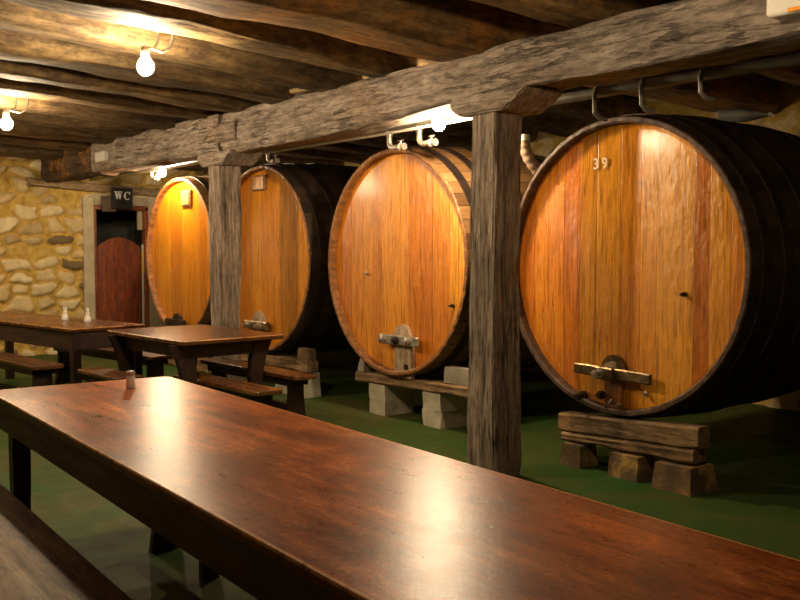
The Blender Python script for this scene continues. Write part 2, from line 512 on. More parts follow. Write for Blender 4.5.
t = NT('salt_glass')
t.b.inputs['Subsurface Weight'].default_value = 0.9
t.b.inputs['Subsurface Radius'].default_value = (1, 0.9, 0.8)
t.b.inputs['Subsurface Scale'].default_value = 0.03
M['glass'] = t.out(color=(0.86, 0.83, 0.78), rough=0.22, spec=0.6)
t = NT('clear_plastic')
t.b.inputs['Transmission Weight'].default_value = 0.6
M['clear'] = t.out(color=(0.6, 0.62, 0.62), rough=0.25)
t = NT('bulb_glow')
t.b.inputs['Emission Color'].default_value = BULB_COL
t.b.inputs['Emission Strength'].default_value = BULB
M['bulb'] = t.out(color=(1, 0.9, 0.7), rough=0.3)

t = NT('bulb_glow_fill')
t.b.inputs['Emission Color'].default_value = BULB_COL
t.b.inputs['Emission Strength'].default_value = BULB * 0.4
M['bulb_fill'] = t.out(color=(1, 0.9, 0.7), rough=0.3)

# floor: worn green paint on concrete
t = NT('green_floor_paint')
n1 = t.noise(t.mapping((1, 1, 1), rand=False), 0.9, 7, 0.62, 0.6)
n2 = t.noise(t.mapping((1, 1, 1), rand=False), 6.0, 8, 0.7)
c = t.ramp(n1, [(0.36, (0.022, 0.085, 0.016)), (0.50, (0.055, 0.085, 0.018)), (0.66, (0.095, 0.085, 0.026))])
c = t.mix(t.math('MULTIPLY', t.ramp(n2, [(0.4, 0), (0.75, 1)]), 0.5), c, (0.05, 0.06, 0.028))
M['floor'] = t.out(color=c, rough=t.ramp(n2, [(0.3, 0.50), (0.7, 0.70)]), normal=t.bump(n2, 0.35, 0.006), spec=0.08)

# rubble wall: colour per stone through attributes laid on the mesh
t = NT('rubble_wall')
at1 = t.n('Attribute'); at1.attribute_name = 'stone'
at2 = t.n('Attribute'); at2.attribute_name = 'tone'
nz = t.noise(t.mapping((1, 1, 1), rand=False), 9, 8, 0.7)
nz2 = t.noise(t.mapping((1, 1, 1), rand=False), 3.0, 5, 0.6)
mort = t.ramp(nz, [(0.3, (0.30, 0.18, 0.038)), (0.5, (0.50, 0.33, 0.08)), (0.75, (0.66, 0.48, 0.16))])
ston = t.ramp(at2.outputs['Fac'], [(0.0, (0.16, 0.115, 0.06)), (0.10, (0.48, 0.35, 0.17)), (0.5, (0.68, 0.52, 0.27)), (1.0, (0.85, 0.72, 0.45))])
ston = t.mix(0.6, ston, t.ramp(nz, [(0.3, (0.5, 0.45, 0.38)), (0.65, (1, 1, 1))]), 'MULTIPLY')
kk = t.ramp(t.math('ADD', at1.outputs['Fac'], t.math('MULTIPLY', t.math('SUBTRACT', nz2, 0.5), 0.5)), [(0.32, 0), (0.50, 1)])
c = t.mix(kk, mort, ston)
M['rubble'] = t.out(color=c, rough=0.9, normal=t.bump(nz, 0.8, 0.02), spec=0.2)

# stone block for barrel stands
t = NT('stand_stone')
nz = t.noise(t.mapping(), 7, 8, 0.7)
nz2 = t.noise(t.mapping(), 3.0, 5, 0.6)
c = t.ramp(nz, [(0.3, (0.06, 0.04, 0.022)), (0.5, (0.20, 0.125, 0.05)), (0.62, (0.50, 0.30, 0.08)), (0.8, (0.60, 0.40, 0.15))])
c = t.mix(t.ramp(nz2, [(0.4, 0.7), (0.6, 0.0)]), c, (0.10, 0.06, 0.035))
M['stone'] = t.out(color=c, rough=0.9, normal=t.bump(nz, 0.9, 0.02))


# ================================================================== THE ROOM
X_WALL = -13.2
def struct(o):
    o['kind'] = 'structure'
    return o

mb = MB(); mb.box((-5.1, 2.3, -0.05), (16.4, 11.6, 0.1)); struct(mb.build('floor', M['floor']))
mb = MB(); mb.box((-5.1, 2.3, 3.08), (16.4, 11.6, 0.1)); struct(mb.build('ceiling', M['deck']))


def rubble(name, u0, u1, z0, z1, place, step=0.018, seed=1, hole=None, depth=0.055, cell=0.26, mat=None):
    """rubble masonry surface: u runs along the wall. place(u, z, h) -> xyz"""
    rng = np.random.RandomState(seed)
    nu = int((u1 - u0) / step) + 1
    nz_ = int((z1 - z0) / step) + 1
    us = np.linspace(u0, u1, nu)
    zs = np.linspace(z0, z1, nz_)
    U, Z = np.meshgrid(us, zs)
    ch = cell * 0.58
    pts = []
    row = 0
    z = z0 - ch
    while z < z1 + ch:
        u = u0 - cell * (1 + 0.5 * (row % 2))
        while u < u1 + cell:
            pts.append((u + rng.uniform(-.33, .33) * cell, z + rng.uniform(-.28, .28) * ch, rng.rand(), rng.uniform(0.6, 1.15)))
            u += cell * rng.uniform(0.75, 1.3)
        z += ch
        row += 1
    P = np.array(pts)
    WU = U + 0.05 * np.sin(Z * 17 + U * 5) * 0.6 + 0.004 * np.sin(Z * 57 + U * 31)
    WZ = Z + 0.03 * np.sin(U * 13 + 2) * 0.6 + 0.004 * np.sin(U * 61 + Z * 23)
    d1 = np.full(U.shape, 9.0); d2 = np.full(U.shape, 9.0); ix = np.zeros(U.shape, int)
    for i, (pu, pz, _, sz) in enumerate(P):
        d = np.sqrt(((WU - pu)) ** 2 + ((WZ - pz) * 1.65) ** 2) / sz
        m1 = d < d1
        d2 = np.where(m1, d1, np.minimum(d2, d))
        ix = np.where(m1, i, ix)
        d1 = np.where(m1, d, d1)
    e = (d2 - d1) / cell
    # stones stand proud of wide smeared joints
    s = np.clip((e - 0.10) / 0.30, 0, 1)
    s = s * s * (3 - 2 * s)
    hid = P[ix, 2]
    Hh = s * depth * (0.5 + 0.6 * ((hid * 7.31) % 1)) + 0.012 * np.sin(U * 9 + Z * 4) * np.sin(Z * 7 - U * 3)
    drop = ((hid * 13.7) % 1) < 0.16           # some stones are buried in the mortar
    s2 = np.where(drop, s * 0.25, s)
    Hh = np.where(drop, Hh * 0.3, Hh)
    verts = []
    for a, b, h in zip(U.ravel(), Z.ravel(), Hh.ravel()):
        n_ = noise.noise(Vector((a * 6, b * 6, seed))) * 0.012 + noise.noise(Vector((a * 19, b * 19, seed + 4))) * 0.006
        verts.append(place(a, b, h + n_))
    faces = []
    for j in range(nz_ - 1):
        for i in range(nu - 1):
            uc = (us[i] + us[i + 1]) / 2; zc = (zs[j] + zs[j + 1]) / 2
            if hole and hole[0] < uc < hole[1] and hole[2] < zc < hole[3]: continue
            k = j * nu + i
            faces.append((k, k + 1, k + nu + 1, k + nu))
    me = bpy.data.meshes.new(name)
    me.from_pydata([tuple(v) for v in verts], [], faces)
    for nm, arr in (('stone', s2), ('tone', (hid * 3.77) % 1)):
        at_ = me.attributes.new(nm, 'FLOAT', 'POINT')
        at_.data.foreach_set('value', arr.ravel().astype(np.float32))
    for p in me.polygons: p.use_smooth = True
    me.materials.append(mat or M['rubble'])
    o = bpy.data.objects.new(name, me)
    COL.objects.link(o)
    return struct(o)


DY0, DY1, DZ = 4.56, 5.52, 2.16      # door opening in the far wall
rubble('wall_left', -3.5, 8.1, 0.0, 3.05, lambda u, z, h: (X_WALL + h, u, z), step=0.022, seed=3, cell=0.30, depth=0.08, hole=(DY0, DY1, -1, DZ))
rubble('wall_back', -13.3, 3.1, 0.0, 3.05, lambda u, z, h: (u, 7.95 - h, z), step=0.07, seed=5)
mb = MB(); mb.box((-5.1, -3.55, 1.5), (16.4, 0.1, 3.1)); o = struct(mb.build('wall_front', M['plaster']))
mb = MB(); mb.box((3.1, 2.3, 1.5), (0.1, 11.6, 3.1)); o = struct(mb.build('wall_right', M['plaster']))

# little lobby behind the toilet door
mb = MB()
mb.box((-14.6, 5.04, 1.2), (0.08, 1.8, 2.5)); mb.box((-13.95, 4.30, 1.2), (1.3, 0.08, 2.5)); mb.box((-13.95, 5.82, 1.2), (1.3, 0.08, 2.5))
mb.box((-13.95, 5.04, 2.5), (1.4, 1.6, 0.08)); mb.box((-13.95, 5.04, -0.05), (1.4, 1.6, 0.1))
struct(mb.build('wall_lobby', plain('lobby_wall', (0.10, 0.10, 0.085), 0.8)))
# smooth plaster strip left and right of the door, timber lintel above
mb = MB(); mb.box((X_WALL + 0.04, 4.55, 1.08), (0.13, 0.15, 2.16), bevel=0.012)
struct(mb.build('trim_1', M['plaster']))
mb = MB(); mb.box((X_WALL + 0.03, 5.56, 1.12), (0.12, 0.30, 2.24), bevel=0.012)
struct(mb.build('trim_2', M['plaster']))
mb = MB(); mb.box((X_WALL + 0.0, 5.02, 2.13), (0.10, 0.80, 0.16), bevel=0.008)
struct(mb.build('trim_3', M['plaster']))

# ---- toilet door
d = thing('door_1', (X_WALL, 5.02, 0), 'red-brown half door with an arched top in its frame', 'door', kind='structure')
mb = MB(); mb.box((0.03, 0.37, 1.0), (0.12, 0.055, 2.06), bevel=0.006); mb.box((0.03, -0.375, 1.0), (0.10, 0.04, 2.06), bevel=0.006)
mb.box((0.03, 0, 2.015), (0.12, 0.78, 0.06), bevel=0.006)
mb.build('door_frame', M['frame_red'], d)
mb = MB()
for i in range(5):
    y0 = -0.33 + i * 0.126; y1 = y0 + 0.123
    def tz(y): return 1.44 + 0.16 * (1 - ((y + 0.02) / 0.34) ** 2)
    poly = [(y0, 0.02), (y1, 0.02)] + [(y1 + (y0 - y1) * k / 5, tz(y1 + (y0 - y1) * k / 5)) for k in range(6)]
    mb.prism(poly, 0.035, 'YZ')
mb.build('door_panel', M['door_red'], d)
mb = MB(); mb.box((0.055, 0.315, 0.85), (0.02, 0.03, 1.3), bevel=0.004)
mb.build('metal_strip', M['conduit'], d)
mb = MB(); mb.box((0.07, 0.315, 1.25), (0.012, 0.034, 0.30), bevel=0.003)  # strip of yellow light beside the door, put in as colour
s_ = mb.build('yellow_light_strip', M['yellow'], d); s_['label'] = 'painted strip of yellow light'
mb = MB(); mb.box((0.0, 0.30, 1.86), (0.03, 0.07, 0.30)); mb.build('side_board', M['plaster'], d)

mb = MB(); log_mb(mb, (X_WALL + 0.10, 3.75, 2.335), (X_WALL + 0.10, 5.75, 2.23), 0.12, 0.11, 41, 0.012, 4, 24, 16)
setp(mb.build('door_lintel', wood('lintel_wood', (0.16, 0.10, 0.05), (0.34, 0.23, 0.12), (0.5, 0.36, 0.2), (9, 1, 9), 2.0, (0.7, 0.9), 0.8, 0.01), smooth=True),
     'rough light timber lintel bedded in the stone wall above the doorway', 'lintel')

# ---- WC sign
s = thing('toilet_sign', (X_WALL + 0.20, 4.99, 2.145), 'small black sign with white letters WC above the arched door', 'sign')
mb = MB(); mb.box((0, 0, 0), (0.03, 0.30, 0.29), bevel=0.004); mb.build('sign_board', M['sign_black'], s)
mb = MB(); mb.box((-0.06, -0.17, -0.08), (0.03, 0.20, 0.22), bevel=0.004); mb.build('back_board', plain('sign_back', (0.10, 0.06, 0.03), 0.6), s)
def letter(strokes, y):
    mb = MB()
    for poly in strokes:
        mb.prism([(y + u, v) for u, v in poly], 0.006, 'YZ', (0.018, 0, 0))
    return mb
W_ = [[(-.052, .05), (-.026, .05), (-.012, -.05), (-.026, -.05)], [(.0, .035), (-.012, -.05), (-.026, -.05), (-.006, .05)],
      [(-.006, .05), (.012, .05), (.028, -.05), (.014, -.05)], [(.028, -.05), (.014, -.05), (.036, .05), (.044, .05)],
      [(-.060, .05), (-.018, .05), (-.018, .058), (-.060, .058)], [(.026, .05), (.056, .05), (.056, .058), (.026, .058)], [(-.014, .05), (.020, .05), (.020, .058), (-.014, .058)]]
C_ = []
for k in range(11):
    a0 = math.radians(48 + k * 24); a1 = math.radians(48 + (k + 1) * 24)
    def wd(a): return 0.030 - 0.021 * abs(math.sin(a))
    C_.append([(.048 * math.cos(a0), .056 * math.sin(a0)), (.048 * math.cos(a1), .056 * math.sin(a1)),
               ((.048 - wd(a1)) * math.cos(a1), (.056 - .010) * math.sin(a1)), ((.048 - wd(a0)) * math.cos(a0), (.056 - .010) * math.sin(a0))])
C_.append([(.026, .056), (.040, .056), (.040, .018), (.034, .018)])
letter(W_, -0.058).build('letter_w', M['letter'], s, loc=(0, 0, 0.035))
letter(C_, 0.068).build('letter_c', M['letter'], s, loc=(0, 0, 0.035))

# ================================================================== MAIN BEAM AND POSTS
BX0, BX1 = -13.15, 2.6
def beam_z(x):
    pts = [(-13.2, 2.335, 2.74), (-11, 2.345, 2.71), (-9.5, 2.33, 2.69), (-8.0, 2.325, 2.68), (-6.5, 2.315, 2.675), (-5.7, 2.335, 2.675), (-4.9, 2.378, 2.68),
           (-4.0, 2.405, 2.69), (-2.9, 2.385, 2.685), (-2.3, 2.395, 2.68), (3, 2.40, 2.69)]
    for (a, b0, t0), (c_, b1, t1) in zip(pts[:-1], pts[1:]):
        if a <= x <= c_:
            k = (x - a) / (c_ - a); k = k * k * (3 - 2 * k)
            return b0 + (b1 - b0) * k, t0 + (t1 - t0) * k
    return 2.4, 2.69
bt = thing('main_beam', (0, 0, 0), 'massive grey hewn timber beam running across the whole picture on two posts', 'beam')
def bprof(a, b):
    def f(s):
        x = a + (b - a) * s
        zb, zt = beam_z(x)
        return (zb - 2.37 , zt - 2.69)
    return f
mb = MB(); log_mb(mb, (-8.0, 4.16, 2.53), (BX1, 4.16, 2.53), 0.31, 0.32, 2, 0.022, 7, 130, 44, prof=bprof(-8.0, BX1))
mb.build('beam_length', M['beam'], bt, True)
mb = MB(); log_mb(mb, (-8.02, 4.155, 2.53), (-11.3, 4.14, 2.53), 0.33, 0.325, 5, 0.022, 5.5, 60, 40, prof=bprof(-8.02, -11.3))
mb.build('beam_length', M['beam'], bt, True)
mb = MB(); mb.box((-7.95, 3.995, 2.50), (0.55, 0.03, 0.17), bevel=0.01); mb.box((-8.12, 4.0, 2.62), (0.22, 0.03, 0.12), bevel=0.01)
mb.build('lap_joint', M['beam'], bt)
mb = MB(); log_mb(mb, (-11.2, 4.14, 2.53), (BX0 + .01, 4.11, 2.53), 0.335, 0.335, 6, 0.03, 3.6, 40, 40, prof=bprof(-11.2, BX0))
o_ = mb.build('charred_end', M['beam_end'], bt, True); o_['label'] = 'dark charred beam end with orange scars'

mb = MB(); log_mb(mb, (-6.71, 4.04, 2.712), (-6.43, 4.09, 2.715), 0.14, 0.035, 61, 0.006, 8, 20, 16)
setp(mb.build('wood_offcut', wood('pale_offcut', (0.35, 0.22, 0.10), (0.60, 0.42, 0.24), (0.8, 0.62, 0.4), (1, 9, 9), 2.5), None, False),
     'pale wooden offcut lying on top of the main beam between two logs', 'board')
def post(x, ztop, label, wx, wy, seed, bow):
    p = thing('timber_post', (x, 4.13, 0), label, 'post', 'posts under the main beam')
    mb = MB()
    rings = []
    n = 60
    for i in range(n + 1):
        z = ztop * i / n
        s = i / n
        k = 1.0 + (0.06 * math.sin(s * 5 + seed))
        if s < 0.03: k *= 0.90 + 3.3 * s
        ox = bow * math.sin(PI * s)
        ring = []
        nr = 48
        for j in range(nr):
            a = 2 * PI * j / nr
            ca, sa = math.cos(a), math.sin(a)
            e = 2 / 16
            u = math.copysign(abs(ca) ** e, ca) * wx / 2 * k
            v = math.copysign(abs(sa) ** e, sa) * wy / 2 * k
            q = noise.noise(Vector((ca * 2.2 + seed, sa * 2.2, z * 1.5))) * 0.014 + noise.noise(Vector((ca * 7 + seed, sa * 7, z * 3))) * 0.007
            g = noise.noise(Vector((ca * 11 + seed, sa * 11, z * 0.5)))
            q -= 0.035 * max(0, g - 0.30)      # long drying cracks
            f = 1 + q / (wx / 2)
            ring.append((u * f + ox, v * f, z))
        rings.append(ring)
    mb.rings(rings)
    mb.build('shaft', M['post'], p, True)
    zb = beam_z(x)[0]
    mb = MB()
    h = zb - ztop + 0.015
    poly = [(-0.30, h), (-0.30, 0.055), (-0.21, 0.0), (0.20, 0.0), (0.29, 0.05), (0.37, h * 0.75), (0.39, h)]
    P = [(u, ztop + v) for u, v in poly]
    mb.prism(P, 0.34, 'XZ', (0, 0.03, 0))
    bmesh.ops.bevel(mb.bm, geom=mb.bm.edges[:], offset=0.012, segments=2, affect='EDGES')
    mb.build('bolster', M['beam'], p)
    return p
post(-4.425, 2.285, 'thick cracked timber post standing between the two nearest barrels', 0.235, 0.225, 1.0, -0.015)
post(-8.16, 2.215, 'timber post in front of the third barrel, behind the short dark table', 0.225, 0.21, 4.0, 0.0)

# ================================================================== CEILING JOISTS
jl = [  # x at the main beam, direction angle, width, height, bottom z, label
    (0.3, 93, 0.34, 0.30, 2.70, 'rough ceiling log beyond the right edge of view'),
    (-0.9, 94, 0.34, 0.30, 2.70, 'rough ceiling log nearest the viewer on the right'),
    (-2.0, 94, 0.34, 0.30, 2.70, 'dark ceiling log above the white box on the beam'),
    (-3.00, 95, 0.30, 0.28, 2.72, 'dark ceiling log over the nearest barrel head'),
    (-3.75, 95, 0.26, 0.26, 2.72, 'short visible ceiling log right of the orange-flecked log'),
    (-4.62, 96, 0.52, 0.34, 2.66, 'broad orange-flecked ceiling log crossing above the near post'),
    (-5.55, 103, 0.30, 0.30, 2.68, 'ceiling log at the right of the bright hanging bulb'),
    (-6.25, 104, 0.30, 0.30, 2.67, 'ceiling log carrying the cable of the big bright bulb'),
    (-6.98, 106, 0.44, 0.30, 2.66, 'broad pale-lit ceiling log just beyond the big bright bulb'),
    (-7.72, 106, 0.30, 0.28, 2.67, 'ceiling log crossing the beam above the far post'),
    (-8.42, 106, 0.34, 0.28, 2.66, 'ceiling log with a pale edge, right of the leftmost bulb'),
    (-9.15, 107, 0.34, 0.28, 2.65, 'brown ceiling log directly above the leftmost bulb'),
    (-9.95, 107, 0.36, 0.28, 2.65, 'brown ceiling log one step beyond the leftmost bulb'),
    (-10.8, 107, 0.36, 0.28, 2.64, 'dim ceiling log third from the stone wall'),
    (-11.6, 105, 0.36, 0.28, 2.63, 'dim ceiling log second from the stone wall'),
    (-12.5, 97, 0.40, 0.32, 2.58, 'dark ceiling log against the stone wall'),
]
for i, (x, ang, wd_, ht_, zb, lab) in enumerate(jl):
    a = math.radians(ang)
    dx, dy = math.cos(a), math.sin(a)
    # the logs run from the aisle side to the barrel side across the beam at Y = 4.1
    s0 = (4.1 + 3.4) / dy; s1 = (7.85 - 4.1) / dy
    zc = zb + ht_ / 2
    ox = x - dx * s0; ex = x + dx * s1
    L = s0 + s1
    o = thing('ceiling_joist', (x, 4.1, zc), lab, 'ceiling log', 'logs across the ceiling', rz=a - PI / 2)
    mb = MB()
    log_mb(mb, (0, -s0, 0), (0, s1, 0), wd_, ht_, i + 11, 0.022, 4.6, 120, 40)
    ob = mb.build('log', M['joist_orange_lit'] if i in (4, 5) else M['joist'], o, True)

# wall-side board strip between joists, lit sliver seen above the beam
# ================================================================== BARRELS
FACE_Y, BLEN = 4.95, 2.1
def barrel(cx, cz, R, label, head_mat, stave_mat, rim_mat, bulge, kind, hoops, rot=0.0):
    b = thing('cider_barrel', (cx * 0.96, 4.752, 0.058), label, 'barrel', 'giant cider barrels along the wall')
    b.scale = (0.935, 0.96, 0.96)
    b.rotation_euler.z = math.radians(3.2 if kind == 1 else 2.0)
    n = 104
    def rad(y):
        s = (y - BLEN * 0.48) / (BLEN * 0.52)
        return R + bulge * (1 - s * s)
    # staves with a chime that stands proud of the head
    mb = MB()
    rings = []
    for i in range(26):
        y = BLEN * i / 25
        rr = rad(y)
        rings.append([Vector(((rr - (0.006 if k % 2 else 0)) * math.cos(2 * PI * k / n), y + (0.05 if i == 0 else 0) * 0, cz + (rr - (0.006 if k % 2 else 0)) * math.sin(2 * PI * k / n))) for k in range(n)])
    mb.rings(rings, cap=False)
    mb.lathe([(R * 0.98, BLEN - 0.06), (0.01, BLEN - 0.06)], 64, (0, 0, cz), 'Y')
    st = mb.build('staves', stave_mat, b, True)
    st.data.transform(Matrix.Translation((0, 0, -cz))); st.location.z = cz
    mb = MB()
    ri = R - 0.038
    prof = [(R + 0.002, 0.10), (R + 0.004, 0.004), (R - 0.004, -0.004), (ri + 0.012, -0.004), (ri, 0.006), (ri - 0.004, 0.09), (ri + 0.01, 0.10)]
    rings = []
    nn = 208
    for r_, y in prof:
        rings.append([Vector(((r_ + noise.noise(Vector((k * 0.21, r_, cx))) * 0.004) * math.cos(2 * PI * k / nn), y - (0.004 if (k % 4 == 0) else 0) * (-1), cz + (r_ + noise.noise(Vector((k * 0.21, r_, cx))) * 0.004) * math.sin(2 * PI * k / nn))) for k in range(nn)])
    mb.rings(rings, cap=False)
    # close the profile
    mb.build('rim', rim_mat, b, True)
    # head, set back inside the chime
    mb = MB()
    mb.lathe([(R - 0.03, 0.11), (R - 0.03, 0.065), (R - 0.07, 0.062), (0.30, 0.055), (0.01, 0.055)], 96, (0, 0, 0), 'Y')
    hd = mb.build('head', head_mat, b, False, loc=(0, 0, cz))
    hd.rotation_euler = (0, rot, 0)
    for (y0, y1) in hoops:
        mb = MB()
        m_ = 6
        pr = []
        for k in range(m_ + 1):
            y = y0 + (y1 - y0) * k / m_
            pr.append((rad(y) + 0.010, y))
        prof = [(rad(y0) - 0.004, y0)] + pr + [(rad(y1) - 0.004, y1)]
        rr = []
        for r_, y in prof:
            rr.append([Vector((r_ * math.cos(2 * PI * k / 128), y, cz + r_ * math.sin(2 * PI * k / 128))) for k in range(128)])
        mb.rings(rr, cap=False)
        mb.build('hoop', M['iron'], b, True)
    return b


HN = [(0.11, 0.19), (0.33, 0.41), (0.62, 0.70), (1.32, 1.40), (1.60, 1.68), (1.88, 1.96)]
FB = 0.055   # head surface lies this far behind the face plane
b1 = barrel(-4.15, 1.323, 0.985, 'nearest giant barrel with a glossy orange head chalked with 39', M['head_a'], M['stave_shaded'], M['rim_dark'], 0.06, 1, HN)
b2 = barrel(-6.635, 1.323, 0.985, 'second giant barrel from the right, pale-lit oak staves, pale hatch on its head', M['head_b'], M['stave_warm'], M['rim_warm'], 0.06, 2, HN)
b3 = barrel(-8.99, 1.335, 0.985, 'third giant barrel from the right, partly hidden by the far post, dark staves', M['head_c'], M['stave_shaded'], M['rim_warm'], 0.06, 3, HN)
b4 = barrel(-11.06, 1.35, 0.965, 'farthest giant barrel, right beside the toilet door', M['head_c'], M['stave_warm'], M['rim_warm'], 0.05, 4, HN)

def arch(w, h0, h1, n=12):
    return [(-w / 2, h0), (w / 2, h0)] + [(w / 2 * math.cos(PI * k / n), h1 * math.sin(PI * k / n) + h0 + 0.01) for k in range(n + 1)]
def bolt(parent, x, z, r, y=-0.0, mat=None, name='bolt', L=0.05):
    mb = MB(); mb.lathe([(r, 0), (r, -L * 0.5), (r * 0.62, -L * 0.55), (r * 0.6, -L), (0.002, -L)], 14, (x, FB + y, z), 'Y')
    return mb.build(name, mat or M['iron'], parent, True)

# near barrel: arched iron hatch, cross bar, taps, chalk number
mb = MB(); mb.prism(arch(0.21, 0.60, 0.125), 0.05, 'XZ', (-0.12, FB - 0.005, 0)); ht = mb.build('hatch_arch', M['brass'], b1)
mb = MB(); mb.prism(arch(0.13, 0.605, 0.075), 0.05, 'XZ', (-0.12, FB - 0.025, 0)); mb.build('hatch_plate', M['bleached'], ht)
mb = MB(); mb.box((-0.10, FB - 0.065, 0.615), (0.64, 0.035, 0.072), Matrix.Rotation(math.radians(2.0), 4, 'Y'), 0.008)
mb.box((-0.14, FB - 0.075, 0.612), (0.15, 0.06, 0.085), Matrix.Rotation(math.radians(2.0), 4, 'Y'), 0.01)
cb = mb.build('hatch_bar', M['brass'], b1)
mb = MB(); mb.lathe([(0.036, 0), (0.036, -0.03), (0.02, -0.032), (0.02, -0.08), (0.028, -0.085), (0.0, -0.09)], 16, (-0.16, FB - 0.09, 0.615), 'Y'); mb.build('bar_screw', M['galv'], cb, True)
mb = MB(); mb.box((-0.12, FB - 0.01, 0.47), (0.15, 0.035, 0.22), bevel=0.006); mb.build('hatch_board', M['hatchwood'], b1)
bolt(b1, -0.385, 0.425, 0.036, name='tap_boss', L=0.09); bolt(b1, -0.205, 0.455, 0.03, y=-0.03, name='tap_boss', L=0.05)
bolt(b1, 0.145, 0.50, 0.018, mat=M['galv']); bolt(b1, -0.12, 0.42, 0.016, mat=M['galv'], y=-0.02); bolt(b1, -0.055, 0.405, 0.015, mat=M['galv'], y=-0.02)
bolt(b1, 0.42, 1.16, 0.016)
for ch, dx in (('3', -0.075), ('9', 0.0)):
    cu = bpy.data.curves.new('chalk_digit', 'FONT'); cu.body = ch; cu.size = 0.105; cu.extrude = 0.001; cu.offset = 0.001
    tmp = bpy.data.objects.new('tmp', cu); COL.objects.link(tmp)
    dg = bpy.context.evaluated_depsgraph_get()
    me = bpy.data.meshes.new_from_object(tmp.evaluated_get(dg))
    bpy.data.objects.remove(tmp)
    me.materials.clear(); me.materials.append(M['chalk'])
    o = bpy.data.objects.new('chalk_digit', me); COL.objects.link(o); o.parent = b1
    o.location = (-0.255 + dx, FB - 0.004, 1.985); o.rotation_euler = (PI / 2, 0, 0)

# second barrel: pale hatch
mb = MB(); mb.prism(arch(0.25, 0.63, 0.15), 0.05, 'XZ', (0.01, FB - 0.005, 0)); mb.build('hatch_arch', M['bleached'], b2)
mb = MB(); mb.box((0.03, FB - 0.01, 0.47), (0.24, 0.045, 0.30), bevel=0.006); h2 = mb.build('hatch_board', M['bleached'], b2)
mb = MB(); mb.lathe([(0.03, 0), (0.03, -0.006), (0.0, -0.006)], 14, (0.08, FB - 0.03, 0.42), 'Y'); mb.build('tap_hole_disc', M['sign_black'], h2)  # flat black disc gives the hole its inner shade by colour
mb = MB(); mb.box((0.005, FB - 0.06, 0.652), (0.54, 0.04, 0.085), None, 0.01); c2 = mb.build('hatch_bar', M['galv'], b2)
for x in (-0.19, 0.0, 0.16):
    mb = MB(); mb.lathe([(0.036, 0), (0.036, -0.02), (0.018, -0.025), (0.018, -0.05), (0.0, -0.05)], 14, (x, FB - 0.08, 0.652), 'Y'); mb.build('bar_screw', M['iron' if x == 0 else 'galv'], c2, True)
bolt(b2, -0.52, 1.22, 0.014, mat=M['galv']); bolt(b2, 0.66, 0.98, 0.016, mat=M['iron'])

# third barrel: plate up high, hatch low; fourth the same
def plate(b, x, z, sx, sz):
    mb = MB(); mb.box((x, FB - 0.005, z), (sx, 0.03, sz), bevel=0.004); p_ = mb.build('wooden_plate', M['rim_warm'], b)
    mb = MB(); mb.box((x, FB - 0.024, z), (sx * 0.78, 0.01, sz * 0.80), bevel=0.003); mb.build('plate_panel', M['plate'], p_)
plate(b3, -0.14, 2.145, 0.30, 0.165)
plate(b4, 0.11, 2.06, 0.26, 0.20)
mb = MB(); mb.prism(arch(0.26, 0.62, 0.14), 0.05, 'XZ', (-0.15, FB - 0.005, 0)); mb.build('hatch_arch', M['bleached'], b3)
mb = MB(); mb.box((-0.14, FB - 0.055, 0.62), (0.50, 0.05, 0.09), None, 0.012); c3 = mb.build('hatch_bar', M['brass'], b3)
for x in (-0.26, -0.02):
    mb = MB(); mb.lathe([(0.04, 0), (0.04, -0.03), (0.02, -0.035), (0.02, -0.07), (0.0, -0.07)], 14, (x, FB - 0.08, 0.62), 'Y'); mb.build('bar_screw', M['galv'], c3, True)
mb = MB(); mb.box((-0.14, FB - 0.01, 0.47), (0.20, 0.04, 0.24), bevel=0.006); mb.build('hatch_board', M['hatchwood'], b3)
mb = MB(); mb.prism(arch(0.24, 0.52, 0.10), 0.05, 'XZ', (-0.17, FB - 0.005, 0)); mb.build('hatch_arch', M['iron'], b4)
mb = MB(); mb.box((-0.15, FB - 0.055, 0.52), (0.52, 0.05, 0.085), None, 0.012); c4 = mb.build('hatch_bar', M['iron'], b4)

for bar_, dx_ in ((b1, 0.085), (b2, 0.10), (b3, 0.06), (b4, 0.04)):
    for c_ in bar_.children:
        if c_.name.split('.')[0] not in ('staves', 'rim', 'head', 'hoop'):
            c_.location.x += dx_

# ================================================================== STANDS
def cradle(bcx, bcz, br, name, y0, y1, x0, x1, z0, ztop0, ztop1, mat, label, cat='timber', seed=3, group=None):
    """timber whose top is hollowed where the barrel lies in it"""
    mb = MB()
    n = 36
    rings = []
    for i in range(n + 1):
        x = x0 + (x1 - x0) * i / n
        zt = ztop0 + (ztop1 - ztop0) * i / n
        dx = x - bcx
        if abs(dx) < br: zt = min(zt, bcz - math.sqrt(br * br - dx * dx) - 0.002)
        zb = z0[0] + (z0[1] - z0[0]) * i / n
        w_ = 0.010 * noise.noise(Vector((x * 4, seed, 1)))
        w2 = 0.012 * noise.noise(Vector((x * 5, seed, 7)))
        b_ = 0.015
        rings.append([Vector(p) for p in [(x, y0 + w_ + b_, zb + w2), (x, y0 + w_, zb + b_ + w2), (x, y0 + w_ * 0.5 + 0.004, (zb + zt) / 2), (x, y0 + w_, zt - b_), (x, y0 + w_ + b_, zt),
                                         (x, y1 - b_, zt), (x, y1, zt - b_), (x, y1, zb + b_), (x, y1 - b_, zb + w2)]])
    mb.rings(rings)
    o = mb.build(name, mat, None, False)
    ctr = Vector(((x0 + x1) / 2, (y0 + y1) / 2, 0))
    o.data.transform(Matrix.Translation(-ctr)); o.location = ctr
    return setp(o, label, cat, group)

